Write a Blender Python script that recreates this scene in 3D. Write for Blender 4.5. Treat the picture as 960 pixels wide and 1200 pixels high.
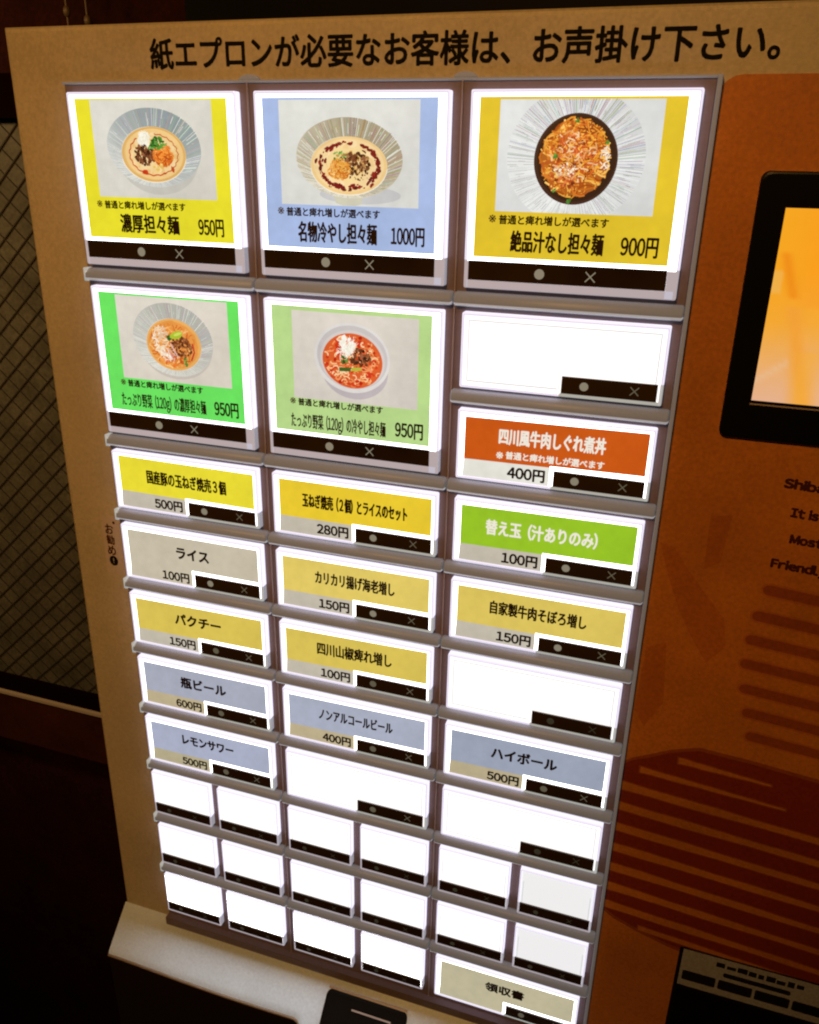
import bpy, math, random
from mathutils import Matrix, Vector
random.seed(7)
for o in list(bpy.data.objects): bpy.data.objects.remove(o)
S = bpy.context.scene
COL = S.collection
MM = 0.001

def P(x, y, z=0.0):
    """machine front in mm: x right, y up, z out towards the viewer -> metres in the scene"""
    return Vector((x * MM, -z * MM, y * MM))

# ------------------------------------------------------------------ camera
cam_data = bpy.data.cameras.new('camera')
cam = bpy.data.objects.new('camera', cam_data)
COL.objects.link(cam)
S.camera = cam
right = Vector((0.94814085, -0.0175629, 0.31736488))      # in x right, y down, z inward
down = Vector((0.13781596, 0.92245039, -0.36068273))
fwd = Vector((-0.28641872, 0.38571598, 0.87703335))
to_b = lambda v: Vector((v.x, v.z, -v.y))
r_, u_, b_ = to_b(right), -to_b(down), -to_b(fwd)
loc = P(198.6865, -18.8686, 246.995)
cam.matrix_world = Matrix(((r_.x, u_.x, b_.x, loc.x), (r_.y, u_.y, b_.y, loc.y), (r_.z, u_.z, b_.z, loc.z), (0, 0, 0, 1)))
cam_data.sensor_fit = 'VERTICAL'
cam_data.sensor_height = 24.0
cam_data.lens = 978.684 / 1200 * 24.0
cam_data.clip_start = 0.01
cam_data.clip_end = 50

# ------------------------------------------------------------------ world, lamps, exposure
W = bpy.data.worlds.new('World')
S.world = W
W.use_nodes = True
W.node_tree.nodes['Background'].inputs[0].default_value = (1.0, 0.55, 0.25, 1)
W.node_tree.nodes['Background'].inputs[1].default_value = 0.003
S.view_settings.view_transform = 'Standard'
S.view_settings.look = 'None'
S.view_settings.exposure = 0.0
S.view_settings.gamma = 1.0
S.cycles.filter_width = 2.1

def area(name, pos, target, size, power, color):
    d = bpy.data.lights.new(name, 'AREA')
    d.shape = 'DISK'; d.size = size; d.energy = power; d.color = color
    o = bpy.data.objects.new(name, d)
    COL.objects.link(o)
    o.location = pos
    o.rotation_euler = (Vector(target) - Vector(pos)).to_track_quat('-Z', 'Y').to_euler()
    return o
def spot(name, pos, target, radius, power, color, cone, blend):
    d = bpy.data.lights.new(name, 'SPOT')
    d.shadow_soft_size = radius; d.energy = power; d.color = color
    d.spot_size = math.radians(cone); d.spot_blend = blend
    o = bpy.data.objects.new(name, d)
    COL.objects.link(o)
    o.location = pos
    o.rotation_euler = (Vector(target) - Vector(pos)).to_track_quat('-Z', 'Y').to_euler()
    return o
spot('ceiling_lamp_warm', P(60, 420, 820), P(-50, 60, 0), 0.07, 18.5, (1.0, 0.50, 0.14), 68, 1.0)
spot('window_fill_warm', P(-620, 160, 60), P(-450, -260, -355), 0.05, 7.0, (1.0, 0.66, 0.28), 100, 1.0)  # added fill that brightens the window, an unseen source

# ------------------------------------------------------------------ helpers
def lin(c):
    out = []
    for v in c:
        v /= 255.0
        out.append(v / 12.92 if v <= 0.04045 else ((v + 0.055) / 1.055) ** 2.4)
    return tuple(out)

class MB:
    def __init__(self): self.v = []; self.f = []; self.m = []; self.c = []
    def add(self, vs, fs, m=0, c=(1, 1, 1)):
        b = len(self.v)
        self.v += [tuple(q) for q in vs]
        for f in fs:
            self.f.append(tuple(i + b for i in f)); self.m.append(m); self.c.append(c)
    def poly(self, pts, z, m=0, c=(1, 1, 1)):
        self.add([(x, y, z) for x, y in pts], [tuple(range(len(pts)))], m, c)
    def rect(self, x0, x1, y0, y1, z, m=0, c=(1, 1, 1)):
        self.poly([(x0, y0), (x1, y0), (x1, y1), (x0, y1)], z, m, c)
    def box(self, x0, x1, y0, y1, z0, z1, m=0, c=(1, 1, 1)):
        vs = [(x0, y0, z0), (x1, y0, z0), (x1, y1, z0), (x0, y1, z0), (x0, y0, z1), (x1, y0, z1), (x1, y1, z1), (x0, y1, z1)]
        self.add(vs, [(3, 2, 1, 0), (4, 5, 6, 7), (0, 1, 5, 4), (1, 2, 6, 5), (2, 3, 7, 6), (3, 0, 4, 7)], m, c)
    def prism(self, pts, z0, z1, m=0, c=(1, 1, 1)):
        """solid from a counter-clockwise outline"""
        n = len(pts)
        vs = [(x, y, z0) for x, y in pts] + [(x, y, z1) for x, y in pts]
        fs = [tuple(range(n - 1, -1, -1)), tuple(range(n, 2 * n))] + [(i, (i + 1) % n, n + (i + 1) % n, n + i) for i in range(n)]
        self.add(vs, fs, m, c)
    def loft(self, loops, m=0, c=(1, 1, 1), close=True, cap=False):
        """loops of equally many points, joined in turn"""
        n = len(loops[0]); vs = [p for l in loops for p in l]; fs = []
        for k in range(len(loops) - 1):
            for i in range(n if close else n - 1):
                j = (i + 1) % n
                fs.append((k * n + i, k * n + j, (k + 1) * n + j, (k + 1) * n + i))
        if cap:
            fs.append(tuple(range((len(loops) - 1) * n, len(loops) * n)))
        self.add(vs, fs, m, c)
    def build(self, name, mats, parent=None, smooth=False, origin=None):
        me = bpy.data.meshes.new(name)
        ox, oy, oz = origin if origin else ((0, 0, 0))
        me.from_pydata([tuple(P(x - ox, y - oy, z - oz)) for x, y, z in self.v], [], self.f)
        for m in mats: me.materials.append(m)
        me.polygons.foreach_set('material_index', self.m)
        at = me.color_attributes.new('print', 'FLOAT_COLOR', 'CORNER')
        buf = []
        for f, c in zip(self.f, self.c): buf += [c[0], c[1], c[2], 1.0] * len(f)
        at.data.foreach_set('color', buf)
        if smooth: me.polygons.foreach_set('use_smooth', [True] * len(self.f))
        me.update()
        o = bpy.data.objects.new(name, me)
        COL.objects.link(o)
        o.location = P(ox, oy, oz)
        if parent:
            o.parent = parent
            o.matrix_parent_inverse = Matrix.Identity(4)
            o.location = P(ox, oy, oz) - world_loc(parent)
        return o

def world_loc(o):
    l = Vector(o.location)
    return l + world_loc(o.parent) if o.parent else l

def rrect(x0, x1, y0, y1, r, n=5):
    """counter-clockwise rounded rectangle"""
    pts = []
    for cx, cy, a in ((x1 - r, y0 + r, -90), (x1 - r, y1 - r, 0), (x0 + r, y1 - r, 90), (x0 + r, y0 + r, 180)):
        for k in range(n + 1):
            t = math.radians(a + 90.0 * k / n)
            pts.append((cx + r * math.cos(t), cy + r * math.sin(t)))
    return pts

def empty(name, pos, label=None, cat=None):
    o = bpy.data.objects.new(name, None)
    COL.objects.link(o)
    o.location = pos
    o.empty_display_size = 0.02
    if label: o['label'] = label
    if cat: o['category'] = cat; o['kind'] = 'thing'
    return o

# ------------------------------------------------------------------ materials
def mat(name):
    m = bpy.data.materials.new(name); m.use_nodes = True
    return m, m.node_tree, m.node_tree.nodes['Principled BSDF']

def plain(name, col, rough=0.5, metal=0.0, spec=0.5, speck=0.0, speck_scale=900.0, bump=0.0, bump_scale=1500.0, blotch=0.0, coat=0.0):
    m, t, p = mat(name)
    p.inputs['Base Color'].default_value = (*col, 1)
    p.inputs['Roughness'].default_value = rough
    p.inputs['Metallic'].default_value = metal
    p.inputs['Specular IOR Level'].default_value = spec
    p.inputs['Coat Weight'].default_value = coat
    N, L = t.nodes, t.links
    tc = N.new('ShaderNodeTexCoord')
    last = None
    if speck or blotch:
        def layer(scale, amount, src, detail):
            n = N.new('ShaderNodeTexNoise'); n.inputs['Scale'].default_value = scale; n.inputs['Detail'].default_value = detail
            L.new(tc.outputs['Object'], n.inputs['Vector'])
            mr = N.new('ShaderNodeMapRange')
            mr.inputs['From Min'].default_value = 0.25; mr.inputs['From Max'].default_value = 0.75
            mr.inputs['To Min'].default_value = 1 - amount; mr.inputs['To Max'].default_value = 1 + amount
            L.new(n.outputs['Fac'], mr.inputs['Value'])
            mx = N.new('ShaderNodeVectorMath'); mx.operation = 'SCALE'
            if src is None: mx.inputs[0].default_value = col
            else: L.new(src, mx.inputs[0])
            L.new(mr.outputs['Result'], mx.inputs['Scale'])
            return mx.outputs['Vector']
        if speck: last = layer(speck_scale, speck, last, 3)
        if blotch: last = layer(28.0, blotch, last, 4)
        L.new(last, p.inputs['Base Color'])
    if bump:
        n = N.new('ShaderNodeTexNoise'); n.inputs['Scale'].default_value = bump_scale; n.inputs['Detail'].default_value = 2
        L.new(tc.outputs['Object'], n.inputs['Vector'])
        b = N.new('ShaderNodeBump'); b.inputs['Strength'].default_value = bump; b.inputs['Distance'].default_value = 0.0002
        L.new(n.outputs['Fac'], b.inputs['Height'])
        L.new(b.outputs['Normal'], p.inputs['Normal'])
    return m

def backlit(name, strength, col=None, paper=0.04, base=0.03, rough=0.35):
    """light from the lamps inside the buttons coming through printed paper or milky plastic"""
    m, t, p = mat(name)
    p.inputs['Base Color'].default_value = (base, base, base, 1)
    p.inputs['Roughness'].default_value = rough
    p.inputs['Emission Strength'].default_value = strength
    N, L = t.nodes, t.links
    if col is None:
        a = N.new('ShaderNodeVertexColor'); a.layer_name = 'print'
        tc = N.new('ShaderNodeTexCoord')
        n = N.new('ShaderNodeTexNoise'); n.inputs['Scale'].default_value = 260; n.inputs['Detail'].default_value = 4
        L.new(tc.outputs['Object'], n.inputs['Vector'])
        n2 = N.new('ShaderNodeTexNoise'); n2.inputs['Scale'].default_value = 34; n2.inputs['Detail'].default_value = 1
        L.new(tc.outputs['Object'], n2.inputs['Vector'])
        av = N.new('ShaderNodeMix'); av.data_type = 'FLOAT'; av.inputs['Factor'].default_value = 0.62
        L.new(n.outputs['Fac'], av.inputs['A']); L.new(n2.outputs['Fac'], av.inputs['B'])
        n = av
        mr = N.new('ShaderNodeMapRange')
        mr.inputs['From Min'].default_value = 0.3; mr.inputs['From Max'].default_value = 0.7
        mr.inputs['To Min'].default_value = 1 - paper; mr.inputs['To Max'].default_value = 1 + paper
        L.new(n.outputs['Result'], mr.inputs['Value'])
        mx = N.new('ShaderNodeVectorMath'); mx.operation = 'SCALE'
        L.new(a.outputs['Color'], mx.inputs[0]); L.new(mr.outputs['Result'], mx.inputs['Scale'])
        L.new(mx.outputs['Vector'], p.inputs['Emission Color'])
    else:
        p.inputs['Emission Color'].default_value = (*col, 1)
    return m

M = {}
M['plate'] = plain('beige_painted_metal', (0.52, 0.44, 0.30), 0.40, 0.0, 0.4, speck=0.13, speck_scale=900, bump=0.2, bump_scale=1500, blotch=0.12)
M['ledge'] = plain('grey_painted_metal', (0.72, 0.85, 0.98), 0.30, 0.0, 0.5, speck=0.08, speck_scale=900, blotch=0.08)
M['edge'] = plain('bare_bronze_edge', (0.36, 0.28, 0.21), 0.4, 0.2)
M['film'] = plain('orange_printed_film', (0.50, 0.165, 0.02), 0.5, 0, 0.3, speck=0.16, speck_scale=900, blotch=0.2)
M['film_dark'] = plain('dark_red_print', (0.215, 0.026, 0.008), 0.5, 0, 0.3, speck=0.16, speck_scale=900, blotch=0.10)
M['film_mid'] = plain('rust_print', (0.44, 0.128, 0.016), 0.5, 0, 0.3, speck=0.16, speck_scale=900, blotch=0.2)
M['film_half'] = plain('soft_edge_print', (0.29, 0.065, 0.014), 0.5, 0, 0.3, speck=0.16, speck_scale=900, blotch=0.12)
M['ink'] = plain('black_ink', (0.008, 0.007, 0.006), 0.8, 0, 0.08)
M['ink_brown'] = plain('dark_brown_ink', (0.035, 0.018, 0.010), 0.5, 0, 0.2)
M['ink_grey'] = plain('grey_ink', (0.16, 0.14, 0.10), 0.5, 0, 0.2)
M['red_ink'] = plain('maroon_ink', (0.06, 0.008, 0.004), 0.5, 0, 0.3)
M['panel'] = plain('grey_button_bed', (0.19, 0.14, 0.145), 0.5, 0, 0.3, speck=0.06)
M['seam'] = plain('pale_seam_plastic', (0.42, 0.34, 0.32), 0.35)
M['rail'] = plain('grey_satin_plastic', (0.30, 0.31, 0.34), 0.42, 0.0, 0.35, speck=0.04)
_p = M['rail'].node_tree.nodes['Principled BSDF']      # faint added glow stands in for button light on the rails
_p.inputs['Emission Color'].default_value = (0.88, 0.94, 1.0, 1); _p.inputs['Emission Strength'].default_value = 0.06
M['rail_highlight'] = backlit('painted_rail_highlight', 0.30, (0.95, 0.94, 1.0), base=0.4, rough=0.25)  # glowing strip painted as the highlight along each rail's lower edge
M['rim'] = backlit('lit_clear_rim', 0.98, (0.86, 0.82, 1.0), base=0.3, rough=0.2)
M['lip'] = backlit('dim_clear_lip', 0.36, (0.95, 0.88, 1.0), base=0.35, rough=0.2)
M['lip_small'] = backlit('dim_clear_lip_teal', 0.36, (0.88, 0.97, 0.93), base=0.35, rough=0.2)
M['groove'] = backlit('lit_rim_groove', 0.62, (0.80, 0.78, 1.0), base=0.3, rough=0.2)
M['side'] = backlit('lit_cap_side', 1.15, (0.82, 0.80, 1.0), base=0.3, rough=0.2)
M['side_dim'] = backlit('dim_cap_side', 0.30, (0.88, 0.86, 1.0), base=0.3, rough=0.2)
M['diffuser'] = backlit('lit_white_diffuser', 4.0, (1.0, 0.985, 0.99), base=0.5)
M['diffuser_boosted'] = backlit('boosted_white_diffuser', 19.0, (1.0, 0.99, 0.99), base=0.5)  # bottom row only, boosted past the other buttons to light the ledge
M['diffuser_mild'] = backlit('lit_white_diffuser_blank', 1.1, (1.0, 0.99, 1.0), base=0.5)
M['diffuser_weak'] = backlit('weakly_lit_diffuser', 0.84, (0.97, 0.98, 1.0), paper=0.0, base=0.3)
M['edge_line'] = backlit('insert_edge', 0.58, (0.86, 0.93, 1.0), base=0.3)
M['print'] = backlit('backlit_paper', 1.0, paper=0.12)
M['window'] = plain('smoked_black_acrylic', (0.040, 0.024, 0.012), 0.16, 0, 0.5, blotch=0.5)  # blotches put uneven glare into the base colour
M['mark'] = backlit('grey_mark', 0.20, (0.95, 0.92, 0.70), base=0.16)
M['mark_dim'] = backlit('faint_mark', 0.022, (0.95, 0.95, 0.6), base=0.05)
M['mark_mid'] = backlit('dull_mark', 0.09, (0.95, 0.90, 0.62), base=0.10)
M['bezel'] = plain('black_gloss_bezel', (0.004, 0.004, 0.004), 0.25, 0, 0.3)
M['black'] = plain('matt_black_metal', (0.004, 0.0035, 0.003), 0.6, 0, 0.1)
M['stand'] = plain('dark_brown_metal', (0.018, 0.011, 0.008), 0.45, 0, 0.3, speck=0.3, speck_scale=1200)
M['plate_dim'] = plain('grey_label_plate', (0.33, 0.34, 0.37), 0.6, 0, 0.2, speck=0.25, speck_scale=1500)
M['sticker'] = plain('pale_tape_paper', (0.56, 0.46, 0.36), 0.55, 0, 0.3, speck=0.08)

# ------------------------------------------------------------------ lettering
_cache = {}
def _raw(ch):
    cu = bpy.data.curves.new('glyph', 'FONT')
    cu.body = ch; cu.size = 1.0; cu.resolution_u = 3
    o = bpy.data.objects.new('glyph', cu)
    COL.objects.link(o)
    dg = bpy.context.evaluated_depsgraph_get()
    me = bpy.data.meshes.new_from_object(o.evaluated_get(dg))
    v = [(q.co.x, q.co.y) for q in me.vertices]; f = [tuple(p.vertices) for p in me.polygons]
    bpy.data.objects.remove(o); bpy.data.meshes.remove(me); bpy.data.curves.remove(cu)
    return v, f
_ref = _raw('国')
_ref2 = _raw('国国')
XS = [a for a, b in _ref[0]]; YS = [b for a, b in _ref[0]]
ADV = max(a for a, b in _ref2[0]) - max(XS)
INK_H = max(YS) - min(YS)
INK_C = (max(YS) + min(YS)) / 2

def glyph(ch):
    if ch not in _cache:
        half = ch.isascii() and ch != ' '
        v, f = _raw(chr(ord(ch) + 0xFEE0) if half else ch)
        if half and v:
            x0 = min(a for a, b in v); x1 = max(a for a, b in v)
            v = [(a - x0 + 0.045, b) for a, b in v]
            adv = x1 - x0 + 0.09
            if ch.isdigit():
                v = [(a + (0.62 - adv) / 2, b) for a, b in v]; adv = 0.62
        elif ch == ' ': adv = 0.33
        elif ch in '（）': adv = ADV * 0.8; v = [(a - (ADV * 0.14 if ch == '（' else 0.06), b) for a, b in v]
        else: adv = ADV
        _cache[ch] = (v, f, adv)
    return _cache[ch]

def ink(mb, ch, x0, x1, y0, y1, z, bold=0.0, m=0):
    """one character fitted to a box"""
    v, f = _raw(ch)
    a0, a1 = min(a for a, c in v), max(a for a, c in v); c0, c1 = min(c for a, c in v), max(c for a, c in v)
    base = [(x0 + (a - a0) / (a1 - a0) * (x1 - x0), y0 + (c - c0) / (c1 - c0) * (y1 - y0)) for a, c in v]
    for k in range(1 if bold <= 0 else 6):
        dx, dy = bold * math.cos(k * math.pi / 3), bold * math.sin(k * math.pi / 3)
        mb.add([(a + dx, c + dy, z + k * 0.006) for a, c in base], f, m)

def text(mb, s, x0, x1, yc, h, z, bold=0.1, m=0, slope=0.0, gap=0.0):
    """letters filling x0..x1, capital (kanji) ink height h centred on yc; slope tilts the line"""
    V, F, x = [], [], 0.0
    for ch in s:
        v, f, adv = glyph(ch)
        b = len(V)
        V += [(a + x, c) for a, c in v]; F += [tuple(i + b for i in q) for q in f]
        x += adv + gap
    a0 = min(a for a, c in V); a1 = max(a for a, c in V)
    sx = (x1 - x0 - 2 * bold) / (a1 - a0); sy = (h - 2 * bold) / INK_H
    base = [(x0 + bold + (a - a0) * sx, yc + (c - INK_C) * sy) for a, c in V]
    xm = (x0 + x1) / 2
    offs = [(0, 0)] if bold <= 0 else [(bold * math.cos(k * math.pi / 3), bold * math.sin(k * math.pi / 3)) for k in range(6)]
    for k, (dx, dy) in enumerate(offs):
        mb.add([(a + dx, c + dy + slope * (a - xm), z + k * 0.006) for a, c in base], F, m)

# ------------------------------------------------------------------ the setting behind
def structure(o): o['kind'] = 'structure'; return o
wall_m = plain('dark_stained_wall', (0.030, 0.007, 0.004), 0.8, 0, 0.05, speck=0.3, speck_scale=300, blotch=0.3)
b = MB(); b.rect(-1800, 1500, -1230, 1300, -372); structure(b.build('wall', [wall_m]))
floor_m = plain('dark_floor_tile', (0.012, 0.010, 0.009), 0.5, 0, 0.3, blotch=0.3)
b = MB()
b.add([(-1800, -1230, -372), (1500, -1230, -372), (1500, -1230, 1500), (-1800, -1230, 1500)], [(0, 3, 2, 1)])
structure(b.build('floor', [floor_m]))
# black column behind the machine, right of the brown wall
b = MB(); b.box(-146, 260, -1228, 1300, -368, -310)
o = b.build('black_column', [M['black']]); o['label'] = 'black column standing behind the machine, right of the hanging cord'; o['category'] = 'column'; o['kind'] = 'thing'

# wired glass window
glass_m = plain('brown_wired_glass', (0.10, 0.090, 0.065), 0.3, 0, 0.5, speck=0.25, speck_scale=350, blotch=0.35, bump=0.3, bump_scale=120)
wire_m = plain('dark_wire', (0.042, 0.035, 0.024), 0.7, 0, 0.1)
frame_m = plain('dark_window_frame', (0.006, 0.002, 0.001), 0.8, 0, 0.0)
win = empty('wired_window', P(-450, -560, -352), 'dim brown window of wired glass with a diamond mesh behind the machine', 'window')
b = MB(); b.box(-1200, -160, -545, 8, -362, -356); b.build('glass_pane', [glass_m], win)
b = MB()
for sgn, th, step in ((1, 0.55, 20.5), (-1, 0.36, 20.5)):
    k = -80
    while k < 80:
        # lines y = sgn*slope*(x+700) + k*step
        sl = 0.92 * sgn
        pts = []
        c = k * step - 270
        for x in (-1200, -160):
            pts.append((x, sl * (x + 680) + c))
        # clip to the pane
        (xa, ya), (xb, yb) = pts
        def at(y): return (y - c) / sl - 680
        lo, hi = sorted((at(-544), at(7)))
        xa, xb = max(xa, lo), min(xb, hi)
        if xb - xa > 2:
            ya, yb = sl * (xa + 680) + c, sl * (xb + 680) + c
            ln = math.hypot(xb - xa, yb - ya); nx, ny = -(yb - ya) / ln * th, (xb - xa) / ln * th
            b.prism([(xa - nx, ya - ny), (xb - nx, yb - ny), (xb + nx, yb + ny), (xa + nx, ya + ny)], -355.9, -355.0 + 0.2 * sgn)
        k += 1
b.build('wire_mesh', [wire_m], win)
b = MB(); b.box(-1220, -150, 8.2, 40, -366, -345); b.build('window_frame', [frame_m], win)
b = MB(); b.box(-1220, -150, -561, -545.2, -366, -349); b.build('window_frame', [frame_m], win)

# wooden rail under the window
wood_m = plain('dark_red_wood', (0.055, 0.014, 0.007), 0.4, 0, 0.4, blotch=0.35, speck=0.2, speck_scale=200)
trim_m = plain('pale_metal_trim', (0.62, 0.50, 0.38), 0.35, 0.2)
rail_t = empty('wooden_window_rail', P(-450, -600, -350), 'dark red wooden rail with a thin pale strip along its top under the window', 'rail')
b = MB(); b.box(-1220, -150, -628, -565.4, -368, -346); b.build('board', [wood_m], rail_t)
b = MB(); b.box(-1220, -150, -564.6, -561.4, -348, -344); b.build('metal_strip', [trim_m], rail_t)

# beaded cord at the top
bead_m = plain('dull_brass_bead', (0.16, 0.11, 0.06), 0.5, 0.2)
cord = empty('bead_cord', P(-224, 74, -300), 'pair of thin beaded cords hanging above the top edge of the machine', 'cord')
def tube(mb, x, y0, y1, z, r, n=6):
    mb.loft([[(x + r * math.cos(2 * math.pi * i / n), y, z + r * math.sin(2 * math.pi * i / n)) for i in range(n)] for y in (y0, y1)])
def ball(mb, x, y, z, r, ry=None):
    ry = ry or r
    mb.loft([[(x + r * math.sin(t) * math.cos(2 * math.pi * i / 10), y + ry * math.cos(t), z + r * math.sin(t) * math.sin(2 * math.pi * i / 10)) for i in range(10)] for t in [math.pi * (0.02 + 0.96 * k / 8) for k in range(9)]])
for x, off in ((-232, 0), (-216, -6)):
    b = MB(); tube(b, x, 20, 400, -300, 0.7)
    for k in range(12): ball(b, x, 72 + off + 34 * k, -300, 2.4, 3.6)
    b.build('strand', [bead_m], cord, smooth=True)
lamp_t = MB(); ball(lamp_t, -250, 92, -300, 8, 6); o = lamp_t.build('pendant', [bead_m], cord, smooth=True)

# ------------------------------------------------------------------ the machine
mach = empty('ticket_machine', P(180, -1230, -150), 'beige restaurant ticket machine with a grid of lit white menu buttons beside an orange panel', 'ticket machine')
# body: front plate with softened edges, deep box behind
b = MB()
def plate_loop(ins, z):
    return [(-28.8 + ins, -366 + ins * 0, z), (430 - ins, -366, z), (430 - ins, 19.4 - ins, z), (-24.8 + ins, 19.4 - ins, z)]
b.loft([plate_loop(0, -260), plate_loop(0, -7.0), plate_loop(0.25, -5.2), plate_loop(0.9, -4.3), plate_loop(1.8, -4.0)], cap=True)
b.build('cabinet', [M['plate']], mach)
# heading over the buttons
b = MB()
text(b, '紙エプロンが必要なお客様は、お声掛け下さい。', 29.8, 210.8, 10.3, 8.3, -3.93, 0.24)
o = b.build('heading_lettering', [M['ink']], mach)

# orange printed film
film = MB()
out = rrect(197.2, 424, -365.5, 3.2, 6.0)
film.prism(out, -3.99, -3.7, 0)
zf = -3.68
SL = -0.075
def stripe(x0, x1, yl, t, m, z=zf, blunt=True, t2=None):
    t2 = t if t2 is None else t2
    y2 = yl + SL * (x1 - x0)
    n = 6; pts = []
    for k in range(n + 1):
        a = math.pi / 2 + math.pi * k / n
        pts.append((x0 + (t / 2) * (1 + math.cos(a)) * (1.0 if blunt else 3.0), yl + (t / 2) * math.sin(a)))
    pts += [(x1, y2 - t2 / 2), (x1, y2 + t2 / 2)]
    film.poly(pts, z, m)
for x0, y in ((231.1, -137.8), (229.5, -147.1), (228.9, -155.8), (228.8, -164.7), (230.0, -173.9), (232.2, -182.7), (234.7, -191.6)):
    stripe(x0 - .4, 360 - (x0 - 228) * 2, y, 4.9, 2, zf - 0.01); stripe(x0 + .3, 360 - (x0 - 228) * 2, y, 3.5, 3)
# broad banded shape below, with a softer border
film.poly([(197.4, -212.8), (201, -209.8), (206, -207.2), (213, -203.2), (222, -200.0), (240, -201.0), (262, -203.1), (300, -205.6), (341, -211), (361.4, -240), (351, -275.6),
           (330.6, -301.3), (300, -301.3), (262, -298.4), (240, -295.4), (223.6, -292.9), (211.5, -289.3), (202.6, -286), (197.4, -282.4)][::-1], zf - 0.01, 3)
film.poly([(197.4, -214), (201, -211), (206, -208.6), (213, -204.5), (222, -201.4), (240, -202.4), (262, -204.5), (300, -207), (340, -212), (360, -240), (350, -275),
           (330, -300), (300, -300), (262, -297), (240, -294), (224, -291.5), (212, -288), (203, -284.6), (197.4, -281)][::-1], zf, 1)
for i, (y, x0, x1) in enumerate(((-207.0, 216, 246), (-214.2, 204, 252), (-222.6, 197.5, 330), (-231.8, 197.5, 340), (-241.4, 197.5, 345), (-251.0, 197.5, 345), (-260.6, 197.5, 345), (-270.2, 197.5, 340), (-279.4, 197.5, 330), (-287.4, 212, 310))):
    y2 = y + SL * (x1 - x0)
    th = 3.6 if 1 < i < 9 else 2.4
    pts = []
    for k in range(13):
        u = k / 12; pts.append((x0 + (x1 - x0) * u, y + (y2 - y) * u + th * (1 - 0.75 * u) / 2 * (1.0 + 0.12 * math.sin(k * 2.1 + i))))
    for k in range(12, -1, -1):
        u = k / 12; pts.append((x0 + (x1 - x0) * u, y + (y2 - y) * u - th * (1 - 0.75 * u) / 2 * (1.0 + 0.12 * math.cos(k * 1.7 + i))))
    film.poly(pts[::-1], zf + 0.03, 0)
    cy = [(y + (y2 - y) * (p[0] - x0) / (x1 - x0)) for p in pts]
    film.poly([(p[0] + (0.5 if p[0] > x0 + 1 else -0.5), c + (p[1] - c) * 1.0 + (0.45 if p[1] > c else -0.45)) for p, c in zip(pts, cy)][::-1], zf + 0.015, 3)
# faint rust-coloured shapes printed higher up
film.poly([(199.5, -127), (203, -137), (208, -149), (213, -158), (219, -167), (224, -160), (222, -150), (216, -143), (209, -135), (204, -128)], zf - 0.01, 2)
film.poly([(213, -116), (219, -115), (218, -131), (213.5, -134)][::-1], zf - 0.01, 2)
film.poly([(200, -165), (206, -162), (208, -185), (203, -196), (199, -190)][::-1], zf - 0.01, 2)
film_o = film.build('orange_panel', [M['film'], M['film_dark'], M['film_mid'], M['film_half']], mach)
b = MB()
for s, x0, x1, yc, h in (('Shiba', 231.2, 242.6, -103.1, 3.6), ('It is', 234.6, 242.4, -111.8, 3.6), ('Most', 235.8, 245.2, -120.2, 3.6), ('Friendly', 232.0, 248.0, -128.9, 3.6)):
    text(b, s, x0, x1, yc, h, zf + 0.03, 0.26, 0, slope=-0.05)
b.build('lettering', [M['red_ink']], film_o)

# touch screen
sc = MB()
loops = []
for ins, z in ((0, -3.9), (0, -2.4), (0.25, -2.1), (0.7, -2.0)):
    loops.append([(x, y, z) for x, y in rrect(211.1 + ins, 372 - ins, -90.6 + ins, -19.1 - ins, 2.2)])
sc.loft(loops, cap=True)
screen = sc.build('touch_screen', [M['bezel']], mach)
d = MB()
X0, X1, Y0, Y1 = 218.3, 364, -79.0, -27.9
nx, ny = 60, 44
random.seed(3)
def screen_col(x, y):
    u = (x - X0) / 60.0; v = (Y1 - y) / (Y1 - Y0)
    c = [246, 166 - 6 * u, 34]
    def mixc(c, d, t): t = max(0, min(1, t)); return [a * (1 - t) + q * t for a, q in zip(c, d)]
    c = mixc(c, [250, 150, 28], 0.6 * math.exp(-((u - .22) / .12) ** 2) * (v < .5))
    c = mixc(c, [240, 170, 82], 1.6 * (v - 0.30 - 0.35 * abs(u - 0.18)))
    c = mixc(c, [228, 178, 150], 2.0 * (v - 0.58 + 0.10 * u) if v > 0.585 - 0.07 * u else 0)
    c = mixc(c, [242, 160, 55], 0.95 * math.exp(-((u - 0.13 - 0.22 * (v - .6)) / (0.025 + .05 * abs(v - .6))) ** 2) * (v > .5))
    c = mixc(c, [238, 140, 25], 0.9 * math.exp(-((u - 0.03 - 0.28 * (v - .2)) / 0.022) ** 2) * (0.22 < v < .45))
    c = mixc(c, [238, 186, 110], 0.5 * (0.30 < v < .42) * (u < .035))
    c = mixc(c, [232, 190, 150], 0.6 * math.exp(-((v - 0.80 - .9 * (.1 - u)) / 0.02) ** 2) * (u < .12))
    c = mixc(c, [244, 172, 60], 0.6 * math.exp(-((u - .21) / .05) ** 2) * (v > .72))
    return c
xs = [X0 + (X1 - X0) * (i / nx) ** 1.6 for i in range(nx + 1)]
ys = [Y1 + (Y0 - Y1) * j / ny for j in range(ny + 1)]
me = bpy.data.meshes.new('display')
vs = [tuple(P(x, y, -1.93)) for y in ys for x in xs]
fs = [(j * (nx + 1) + i, (j + 1) * (nx + 1) + i, (j + 1) * (nx + 1) + i + 1, j * (nx + 1) + i + 1) for j in range(ny) for i in range(nx)]
me.from_pydata(vs, [], fs)
at = me.color_attributes.new('print', 'FLOAT_COLOR', 'POINT')
buf = []
for y in ys:
    for x in xs: buf += [*lin(screen_col(x, y)), 1.0]
at.data.foreach_set('color', buf)
me.materials.append(backlit('lit_screen', 1.0, paper=0.03, base=0.01, rough=0.2))
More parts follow.
